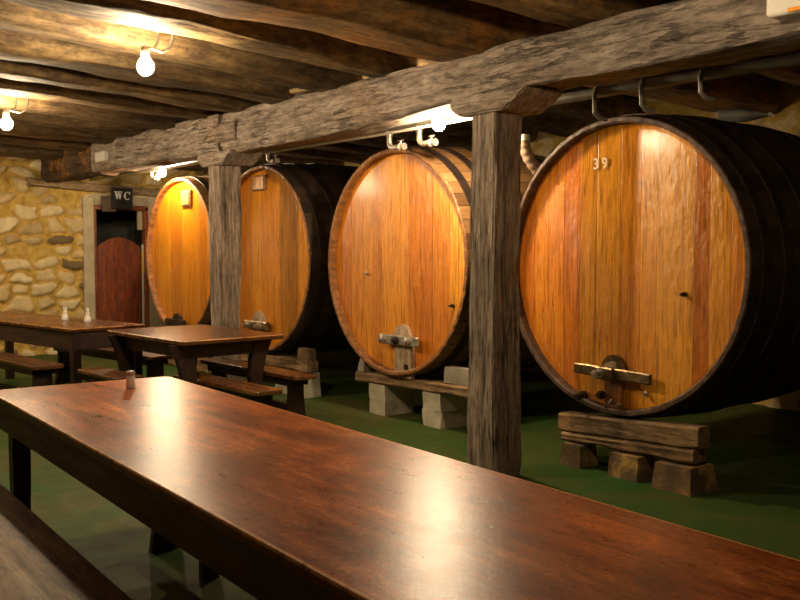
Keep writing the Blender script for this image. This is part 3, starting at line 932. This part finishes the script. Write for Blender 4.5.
def block(name, x0, x1, y0, y1, z0, z1, mat, label, cat, taper=0.85, seed=1, group=None, rz=0.0):
    mb = MB()
    bmesh.ops.create_cube(mb.bm, size=1)
    bmesh.ops.subdivide_edges(mb.bm, edges=mb.bm.edges[:], cuts=5, use_grid_fill=True)
    cx, cy = (x0 + x1) / 2, (y0 + y1) / 2
    for v in mb.bm.verts:
        k = taper + (1 - taper) * (0.5 - v.co.z)
        v.co = Vector((v.co.x * (x1 - x0) * k, v.co.y * (y1 - y0) * k, (v.co.z + 0.5) * (z1 - z0)))
        q = noise.noise_vector(v.co * 7 + Vector((seed * 3.3, 0, 0))) * 0.012
        if 0.004 < v.co.z < (z1 - z0) - 0.004: v.co += q
        else: v.co += Vector((q.x, q.y, 0))
    o = mb.build(name, mat, None, True)
    o.location = (cx, cy, z0); o.rotation_euler.z = rz
    return setp(o, label, cat, group)

BR = 0.985 * 0.96 + 0.008
CX1, CX2, CX3, CX4 = -4.12 * 0.96, -6.635 * 0.96, -8.99 * 0.96, -11.12 * 0.96
cradle(CX1, 1.328, BR, 'stand_timber', 4.735, 4.86, -4.455, -3.345, (0.208, 0.262), 0.332, 0.395, M['timber'], 'split grey timber lying crosswise under the nearest barrel, upper of two')
cradle(CX1, 1.328, BR, 'stand_timber', 4.73, 4.86, -4.42, -3.37, (0.150, 0.172), 0.206, 0.258, M['timber'], 'thin lower timber under the nearest barrel, on three rough stones', seed=9)
block('stand_stone', -4.385, -4.20, 4.68, 4.86, 0, 0.145, M['stone'], 'rough stone under the left end of the nearest barrel\'s timbers', 'stone', 0.84, 1, 'stones under the nearest barrel')
block('stand_stone', -3.98, -3.73, 4.68, 4.86, 0, 0.150, M['stone'], 'yellowish rough stone under the middle of the nearest barrel\'s timbers', 'stone', 0.86, 2, 'stones under the nearest barrel')
block('stand_stone', -3.62, -3.33, 4.66, 4.93, 0, 0.155, M['stone'], 'rough stone under the right end of the nearest barrel\'s timbers', 'stone', 0.84, 3, 'stones under the nearest barrel')
# second barrel: long bearer on two pale block stacks with wedges
cradle(CX2, 1.328, BR, 'stand_timber', 4.80, 4.95, -6.98, -5.38, (0.262, 0.30), 0.345, 0.385, M['timber'], 'dark timber bearer under the second barrel from the right, on pale blocks', seed=5)
GB = 'pale blocks under the second barrel'
block('concrete_block', -6.79, -6.56, 4.82, 5.15, 0, 0.130, M['concrete'], 'lower pale block of the left stack under the second barrel', 'block', 1.0, 5, GB)
block('concrete_block', -6.79, -6.56, 4.82, 5.15, 0.131, 0.261, M['concrete'], 'upper pale block of the left stack under the second barrel', 'block', 1.0, 6, GB)
block('concrete_block', -6.03, -5.80, 4.82, 5.18, 0, 0.138, M['concrete'], 'lower pale block of the right stack under the second barrel', 'block', 1.0, 7, GB)
block('concrete_block', -6.03, -5.80, 4.82, 5.18, 0.139, 0.279, M['concrete'], 'upper pale block of the right stack under the second barrel', 'block', 1.0, 8, GB)
WG = plain('grey_wedge', (0.30, 0.26, 0.20), 0.85, 0, 0.4, 6, 0.6)
block('wedge_stone', -5.77, -5.47, 4.82, 4.93, 0.385, 0.51, WG, 'grey wedge stone between the second barrel and its bearer, right side', 'stone', 0.9, 9)
block('wedge_stone', -6.97, -6.88, 4.82, 5.0, 0.352, 0.49, WG, 'grey wedge stone between the second barrel and its bearer, left side', 'stone', 0.7, 10)
# third barrel
cradle(CX3, 1.34, BR, 'stand_timber', 4.80, 4.93, -9.40, -7.80, (0.235, 0.25), 0.345, 0.36, M['timber'], 'timber bearer under the third barrel, seen behind the short table', seed=6)
block('stand_stone', -8.36, -8.06, 4.76, 4.98, 0, 0.236, M['concrete'], 'pale stone under the third barrel, behind the bench', 'stone', 0.85, 12)
block('stand_stone', -7.98, -7.80, 4.74, 4.96, 0, 0.24, M['concrete'], 'pale stone at the right end of the third barrel\'s bearer', 'stone', 0.9, 13)
block('stand_stone', -9.3, -9.05, 4.76, 5.08, 0, 0.234, M['stone'], 'stone at the left end of the third barrel\'s bearer', 'stone', 0.85, 14)
block('wedge_stone', -8.02, -7.82, 4.82, 4.92, 0.362, 0.47, M['stone'], 'brown wedge stone on the third barrel\'s bearer', 'stone', 0.9, 15)
cradle(CX4, 1.354, BR - 0.02, 'stand_timber', 4.82, 5.04, -11.3, -10.0, (0.0, 0.0), 0.42, 0.42, M['timber'], 'dark bearer under the farthest barrel', seed=7)

# ================================================================== PIPES
pp = thing('water_pipe', (0, 4.62, 2.42), 'thick grey pipe running behind the main beam with elbows dropping from it', 'pipe')
mb = MB(); mb.tube([(-12.6, 0, 0.0), (-8, 0, 0.0), (-4, 0, 0.0), (1.5, 0, 0)], 0.033, 14); mb.build('pipe_run', M['pipe'], pp, True)
def elbow(x, L1, L2, r, valve, mat):
    mb = MB()
    pts = [(x, 0.0, 0.0)] + [(x, 0.0, -L1 + 0.05)]
    for k in range(1, 6):
        a = PI / 2 * k / 5
        pts.append((x + 0.05 * (1 - math.cos(a)), 0.0, -L1 + 0.05 - 0.05 * math.sin(a)))
    pts.append((x + L2, 0.0, -L1))
    mb.tube(pts, r, 12)
    mb.tube([(x, 0, -0.02), (x, 0, -0.07)], r * 1.3, 12)
    e_ = mb.build('elbow', mat, pp, True)
    if valve:
        mb = MB(); mb.tube([(x + L2 - 0.01, 0, -L1), (x + L2 + 0.03, 0, -L1), (x + L2 + 0.04, 0, -L1), (x + L2 + 0.08, 0, -L1)], [r * 1.2, r * 1.5, r * 1.0, r * 1.3], 12)
        mb.tube([(x + L2 + 0.03, 0, -L1), (x + L2 + 0.03, 0, -L1 + 0.05)], 0.008, 8); mb.box((x + L2 + 0.03, 0, -L1 + 0.05), (0.07, 0.015, 0.01), bevel=0.003)
        mb.build('valve', M['galv'], e_, True)
for x in (-6.22, -5.83):
    elbow(x, 0.165, 0.12, 0.022, True, M['galv'])
for x in (-8.95, -8.2, -11.05):
    elbow(x, 0.13, 0.10, 0.02, True, M['galv'])
def drop(x, L):
    mb = MB(); mb.tube([(x, -0.0, 0.03), (x, -0.03, 0.02), (x, -0.045, -0.02), (x, -0.04, -L), (x + 0.01, -0.01, -L - 0.03), (x + 0.03, 0.04, -L - 0.04)], 0.014, 10)
    mb.build('drop_pipe', M['pipe'], pp, True)
drop(-4.02, 0.13); drop(-3.66, 0.12); drop(-3.25, 0.1)
mb = MB(); mb.tube([(-12.9, 4.5, 2.365), (-9, 4.5, 2.36), (-6.2, 4.5, 2.352), (-4.9, 4.5, 2.368), (-4.3, 4.5, 2.375)], 0.012, 10)
setp(mb.build('electric_conduit', M['conduit'], None, True), 'thin pale conduit running just under and behind the main beam', 'conduit')

h = thing('ribbed_hose', (-4.99, 4.92, 2.045), 'short beige ribbed hose end beside the nearest barrel\'s rim', 'hose')
mb = MB()
pts, rr = [], []
for k in range(33):
    s = k / 32
    pts.append((0.06 * s * s, 0.30 * s * s, 0.20 - 0.36 * s)); rr.append(0.040 + (0.005 if k % 4 < 2 else 0))
mb.tube(pts, rr, 16); mb.build('hose_body', plain('hose_beige', (0.22, 0.14, 0.09), 0.6), h, True)
mb = MB(); mb.lathe([(0.046, 0.18), (0.046, 0.225), (0.036, 0.225), (0.036, 0.19)], 20); mb.build('hose_collar', M['white'], h, True)

bo = thing('plastic_bottle', (-3.95, 6.02, 2.385), 'clear plastic bottle lying on top of the nearest barrel', 'bottle', rz=math.radians(35))
mb = MB(); mb.lathe([(0.015, -0.15), (0.045, -0.145), (0.047, 0.0), (0.044, 0.06), (0.018, 0.17), (0.016, 0.19)], 20, (0, 0, 0), 'X'); mb.build('bottle_body', M['clear'], bo, True)
mb = MB(); mb.lathe([(0.018, 0.19), (0.018, 0.215), (0.001, 0.215)], 14, (0, 0, 0), 'X'); mb.build('cap', M['white'], bo, True)

# ================================================================== LAMPS
def lamp(x, y, z, ztop, label, style=0, rz=0.0, mat=None):
    """z = centre of the bulb"""
    L = thing('hanging_bulb', (x, y, z), label, 'lamp', 'bare light bulbs', rz)
    mb = MB()
    mb.lathe([(0.001, -0.052), (0.022, -0.047), (0.040, -0.030), (0.048, -0.005), (0.045, 0.018), (0.032, 0.042), (0.020, 0.058), (0.017, 0.070), (0.001, 0.070)], 20)
    mb.build('bulb', mat or M['bulb'], L, True)
    mb = MB(); mb.lathe([(0.022, 0.062), (0.026, 0.066), (0.027, 0.105), (0.020, 0.118), (0.008, 0.124), (0.001, 0.124)], 18)
    mb.build('socket', M['white'], L, True)
    h = ztop - z
    mb = MB()
    if style == 0:
        mb.tube([(0.0, 0, 0.12), (0.0, 0, h * .6 + .05), (0.0, 0, h)], 0.005, 8)
    else:
        # bent conduit arms coming out of the gap between two logs
        mb.tube([(0, 0.0, 0.115), (0, 0.05, 0.112), (0, 0.085, 0.14), (0, 0.095, 0.20), (0, 0.07, 0.255), (0, 0.0, 0.285), (0, -0.15, 0.30), (0, -0.9, 0.33)], 0.008, 10)
        mb.tube([(0, 0.05, 0.112), (0, 0.12, 0.105), (0, 0.17, 0.13), (0, 0.195, 0.19), (0, 0.20, 0.25), (0.0, 0.21, h)], 0.010, 10)
        mb.tube([(0, -0.6, 0.32), (0, -0.6, h)], 0.006, 8)
    mb.build('cable' if style == 0 else 'bent_conduit', M['cable'] if style == 0 else M['pipe'], L, True)
    return L
lamp(-5.36, 2.21, 2.505, 3.03, 'big bright bare bulb hanging from a ceiling log over the tables', 1, math.radians(13))
lamp(-8.15, 2.17, 2.46, 3.03, 'leftmost bare bulb, at the left edge, under the ceiling logs', 1, math.radians(16))
lamp(-5.29, 4.37, 2.335, 2.45, 'bare bulb under the back of the main beam, left of the near post', 0)
lamp(-10.62, 4.56, 2.335, 2.66, 'bare bulb in front of the farthest barrel, near the toilet door', 0)
# unseen bulbs: first read off barrel highlights, moved to light the wall; second added
lamp(-11.2, 1.3, 2.42, 3.03, 'bare bulb in front of the stone wall, beyond the left edge of view', 0)
lamp(-2.2, 2.7, 2.50, 3.03, 'unseen bare bulb added to light the near table, above the view', 0, mat=M['bulb_fill'])

wb = thing('switch_box', (-10.90, 3.955, 2.505), 'small white switch box fixed to the far end of the main beam', 'switch box')
mb = MB(); mb.box((0, 0, 0), (0.30, 0.07, 0.115), bevel=0.012, seg=2); mb.build('box_body', M['white'], wb, True)
mb = MB(); mb.box((0, -0.037, 0), (0.24, 0.006, 0.085), bevel=0.002); mb.build('box_lid', M['white'], wb)
mb = MB(); mb.tube([(0.05, 0.02, 0.05), (0.07, 0.03, 0.12), (0.05, 0.01, 0.19), (-0.1, -0.2, 0.22)], 0.007, 8); mb.build('cable', M['cable'], wb, True)
eb = thing('emergency_light', (-2.27, 3.92, 2.56), 'white ribbed light box with an orange strip on the main beam at top right', 'light box')
mb = MB(); mb.box((0, 0, 0), (0.30, 0.11, 0.19), bevel=0.02, seg=3); mb.build('box_body', M['white'], eb, True)
mb = MB()
for k in range(5): mb.box((0, -0.057, -0.01 + k * 0.022), (0.27, 0.006, 0.012), bevel=0.002)
mb.build('ribs', M['white'], eb)
mb = MB(); mb.box((0.04, -0.055, -0.082), (0.16, 0.012, 0.018), bevel=0.002); mb.build('orange_strip', M['orange'], eb)['label'] = 'orange strip'

# ================================================================== FURNITURE
def rounded_rect(L, W, r, n=5):
    pts = []
    for cx, cy, a0 in ((L / 2 - r, W / 2 - r, 0), (-L / 2 + r, W / 2 - r, 90), (-L / 2 + r, -W / 2 + r, 180), (L / 2 - r, -W / 2 + r, 270)):
        for k in range(n + 1):
            a = math.radians(a0 + 90 * k / n)
            pts.append((cx + r * math.cos(a), cy + r * math.sin(a)))
    return pts
def slab_top(L, W, z, th, r, bev=0.006, wob=0.0, seed=0):
    mb = MB()
    def ring(ins, zz):
        return [Vector((x * (1 - 2 * ins / L), y * (1 - 2 * ins / W), zz)) for x, y in rounded_rect(L, W, r)]
    rings = [ring(bev, z - th), ring(0, z - th + bev), ring(0, z - bev), ring(bev * 0.4, z - bev * 0.3), ring(bev, z)]
    mb.rings(rings)
    return mb
def leg_slab(wt, wb, wm, h, th, plane, c):
    """shaped plank leg, waisted in the middle"""
    n = 14
    pts = []
    for k in range(n + 1):
        s = k / n
        w_ = (wb * (1 - s) ** 2 + wm * 2 * s * (1 - s) + wt * s * s)
        pts.append((w_ / 2, h * s))
    poly = pts + [(-a, b) for a, b in pts[::-1]]
    mb = MB(); mb.prism(poly, th, plane, c)
    bmesh.ops.bevel(mb.bm, geom=[e for e in mb.bm.edges if e.calc_face_angle(0) > 1.0], offset=0.004, segments=1, affect='EDGES')
    return mb

def bench(cx, cy, rz, L, W, H, label, seat=None, leg_in=0.16, group='benches at the tables', apron=0.055):
    b = thing('bench', (cx, cy, 0), label, 'bench', group, rz)
    slab_top(L, W, H, 0.035, 0.03, 0.006).build('seat', seat or M['bench_seat'], b)
    mb = MB()
    for s in (-1, 1): mb.box((0, s * (W / 2 - 0.035), H - 0.036 - apron / 2), (L - 2 * leg_in + 0.1, 0.022, apron), bevel=0.003)
    mb.build('side_rail', M['dark_wood'], b)
    for s in (-1, 1):
        leg_slab(W * 0.62, W * 0.95, W * 0.50, H - 0.036, 0.04, 'YZ', (s * (L / 2 - leg_in), 0, 0)).build('leg', M['dark_wood'], b)
    mb = MB(); mb.box((0, 0, H * 0.35), (L - 2 * leg_in - 0.041, 0.03, 0.06), bevel=0.004); mb.build('stretcher', M['dark_wood'], b)
    return b

# near long table
NL, NW = 4.5, 0.93
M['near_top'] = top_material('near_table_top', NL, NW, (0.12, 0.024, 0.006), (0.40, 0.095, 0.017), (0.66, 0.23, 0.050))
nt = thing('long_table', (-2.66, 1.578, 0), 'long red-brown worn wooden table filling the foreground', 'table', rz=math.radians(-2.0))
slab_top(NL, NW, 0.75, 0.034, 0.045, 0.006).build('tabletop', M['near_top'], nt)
mb = MB()
for s in (-1, 1): mb.box((0, s * (NW / 2 - 0.035), 0.648), (NL - 0.08, 0.03, 0.134), bevel=0.004)
for s in (-1, 1): mb.box((s * (NL / 2 - 0.055), 0, 0.648), (0.03, NW - 0.102, 0.134), bevel=0.004)
mb.build('apron', M['apron_wood'], nt)
for sx in (-1, 1):
    for sy in (-1, 1):
        mb = MB()
        x, y = sx * (NL / 2 - (0.24 if sx < 0 else 0.3)), sy * (NW / 2 - 0.09)
        mb.rings([[Vector((x + a * q, y + b * q, z)) for a, b in ((-1, -1), (1, -1), (1, 1), (-1, 1))] for z, q in ((0, 0.033), (0.35, 0.040), (0.712, 0.042))])
        mb.build('leg', M['dark_wood'], nt)

M['near_bench_seat'] = wood('near_bench_seat', (0.10, 0.045, 0.010), (0.30, 0.15, 0.034), (0.50, 0.28, 0.075), (0.8, 9, 9), 2.2, (0.40, 0.52), 0.35, 0.004, spec=0.08)
bench(-2.75, 0.875, math.radians(-2.2), 3.9, 0.36, 0.40, 'long bench on the viewer\'s side of the long foreground table', seat=M['near_bench_seat'], leg_in=0.3)
# bench pushed in on the far side, its feet show under the apron
bb = bench(-2.72, 1.80, math.radians(-1.0), 3.45, 0.16, 0.44, 'bench pushed under the far side of the long foreground table, only feet visible', leg_in=0.17)
leg_slab(0.10, 0.08, 0.08, 0.40, 0.04, 'YZ', (-1.06, 0.0, 0)).build('leg', M['dark_wood'], bb)

# short table in the middle
ML, MW = 1.34, 0.92
M['mid_top'] = top_material('mid_table_top', ML, MW, (0.05, 0.018, 0.008), (0.13, 0.048, 0.016), (0.26, 0.11, 0.035), 0.5, (0.16, 0.30))
mt = thing('short_table', (-7.34, 3.41, 0), 'short dark varnished table with curved legs beyond the foreground table', 'table', rz=math.radians(4))
slab_top(ML, MW, 0.75, 0.038, 0.02, 0.006).build('tabletop', M['mid_top'], mt)
mb = MB()
for s in (-1, 1): mb.box((0, s * (MW / 2 - 0.10), 0.655), (ML - 0.22, 0.03, 0.11), bevel=0.004)
for s in (-1, 1): mb.box((s * (ML / 2 - 0.13), 0, 0.655), (0.03, MW - 0.232, 0.11), bevel=0.004)
mb.build('apron', M['apron_wood'], mt)
def curved_leg(sx, sy):
    x = sx * (ML / 2 - 0.13); y = sy * (MW / 2 - (0.10 if sy < 0 else 0.17))
    mb = MB()
    rings = []
    for k in range(15):
        s = k / 14
        z = 0.71 * s
        o_ = 0.085 * (2 * s - 1) ** 2 - 0.03        # flares out at foot and top
        w_ = 0.060 + 0.028 * abs(2 * s - 1)
        yy = y + sy * o_ * 0.9 
        rings.append([Vector((x - 0.028, yy - w_, z)), Vector((x + 0.028, yy - w_, z)), Vector((x + 0.028, yy + w_ * 0.8, z)), Vector((x - 0.028, yy + w_ * 0.8, z))])
    mb.rings(rings)
    return mb
for sx in (-1, 1):
    for sy in (-1, 1): curved_leg(sx, sy).build('leg', M['dark_wood'], mt)

M['seat_glossy'] = wood('glossy_seat', (0.05, 0.018, 0.007), (0.15, 0.058, 0.018), (0.26, 0.11, 0.035), (0.8, 9, 9), 2.4, (0.18, 0.32), 0.25, 0.003)
bench(-6.58, 3.31, math.radians(4), 1.28, 0.23, 0.43, 'bench with a glossy seat end sticking out at the near right of the short table', seat=M['seat_glossy'])
bench(-7.18, 3.90, math.radians(3), 1.55, 0.23, 0.44, 'bench pushed under the barrel side of the short table', seat=M['seat_glossy'])
# long table by the stone wall
FL, FW = 2.7, 0.72
ca, sa = math.cos(math.radians(10)), math.sin(math.radians(10))
M['far_top'] = top_material('far_table_top', FL, FW, (0.08, 0.024, 0.009), (0.20, 0.07, 0.018), (0.32, 0.13, 0.035), 0.5, (0.20, 0.34))
cxf, cyf = -8.24 - FL / 2 * ca - FW / 2 * sa, 2.70 - FL / 2 * sa + FW / 2 * ca
ft = thing('wall_side_table', (cxf, cyf, 0), 'long brown table at the left, in front of the stone wall', 'table', rz=math.radians(10))
slab_top(FL, FW, 0.75, 0.035, 0.02, 0.006).build('tabletop', M['far_top'], ft)
mb = MB()
for s in (-1, 1): mb.box((0, s * (FW / 2 - 0.03), 0.635), (FL - 0.06, 0.03, 0.155), bevel=0.004)
for s in (-1, 1): mb.box((s * (FL / 2 - 0.045), 0, 0.635), (0.03, FW - 0.092, 0.155), bevel=0.004)
mb.build('apron', M['apron_wood'], ft)
for sx in (-1, 1):
    for sy in (-1, 1):
        mb = MB(); mb.box((sx * (FL / 2 - 0.055 if sx > 0 else FL / 2 - 0.055), sy * (FW / 2 - 0.055), 0.357), (0.075, 0.075, 0.712), bevel=0.004); mb.build('leg', M['dark_wood'], ft)
r8 = math.radians(7)
bench(-9.32, 2.37, r8, 2.2, 0.27, 0.45, 'bench on the near side of the table by the stone wall', seat=M['bench_seat'])
bench(-9.35, 3.41, r8 + 0.03, 2.1, 0.27, 0.45, 'bench on the far side of the table by the stone wall', seat=M['bench_seat'])
bench(-7.62, 2.80, math.radians(4), 0.80, 0.24, 0.43, 'short bench on the viewer\'s side of the short dark table', seat=M['bench_seat'], leg_in=0.10)

# ================================================================== SMALL THINGS
sh = thing('salt_shaker', (-4.58, 1.787, 0.75), 'small glass salt shaker with a steel cap on the foreground table', 'shaker')
mb = MB(); mb.lathe([(0.001, 0), (0.021, 0), (0.023, 0.004), (0.022, 0.06), (0.020, 0.066), (0.001, 0.066)], 20); mb.build('shaker_body', M['glass'], sh, True)
mb = MB(); mb.lathe([(0.021, 0.064), (0.022, 0.067), (0.022, 0.080), (0.015, 0.087), (0.001, 0.088)], 20); mb.build('cap', M['chrome'], sh, True)
def cruet(x, y, lab, rz):
    c_ = thing('rabbit_shaker', (x, y, 0.75), lab, 'shaker', 'white shakers on the wall-side table', rz)
    mb = MB(); mb.lathe([(0.001, 0), (0.032, 0), (0.036, 0.008), (0.033, 0.035), (0.021, 0.058), (0.019, 0.072), (0.022, 0.082), (0.012, 0.092), (0.001, 0.094)], 18)
    mb.build('shaker_body', M['porcelain'], c_, True)
    for s in (-1, 1):
        mb = MB(); mb.tube([(0, s * 0.010, 0.085), (0, s * 0.016, 0.105), (0, s * 0.020, 0.128), (0, s * 0.021, 0.136)], [0.008, 0.009, 0.007, 0.002], 10)
        mb.build('ear', M['porcelain'], c_, True)
cruet(-9.31, 2.985, 'left of two white eared porcelain shakers on the wall-side table', 0.6)
cruet(-8.93, 3.075, 'right of two white eared porcelain shakers, nearer the table end', 1.0)
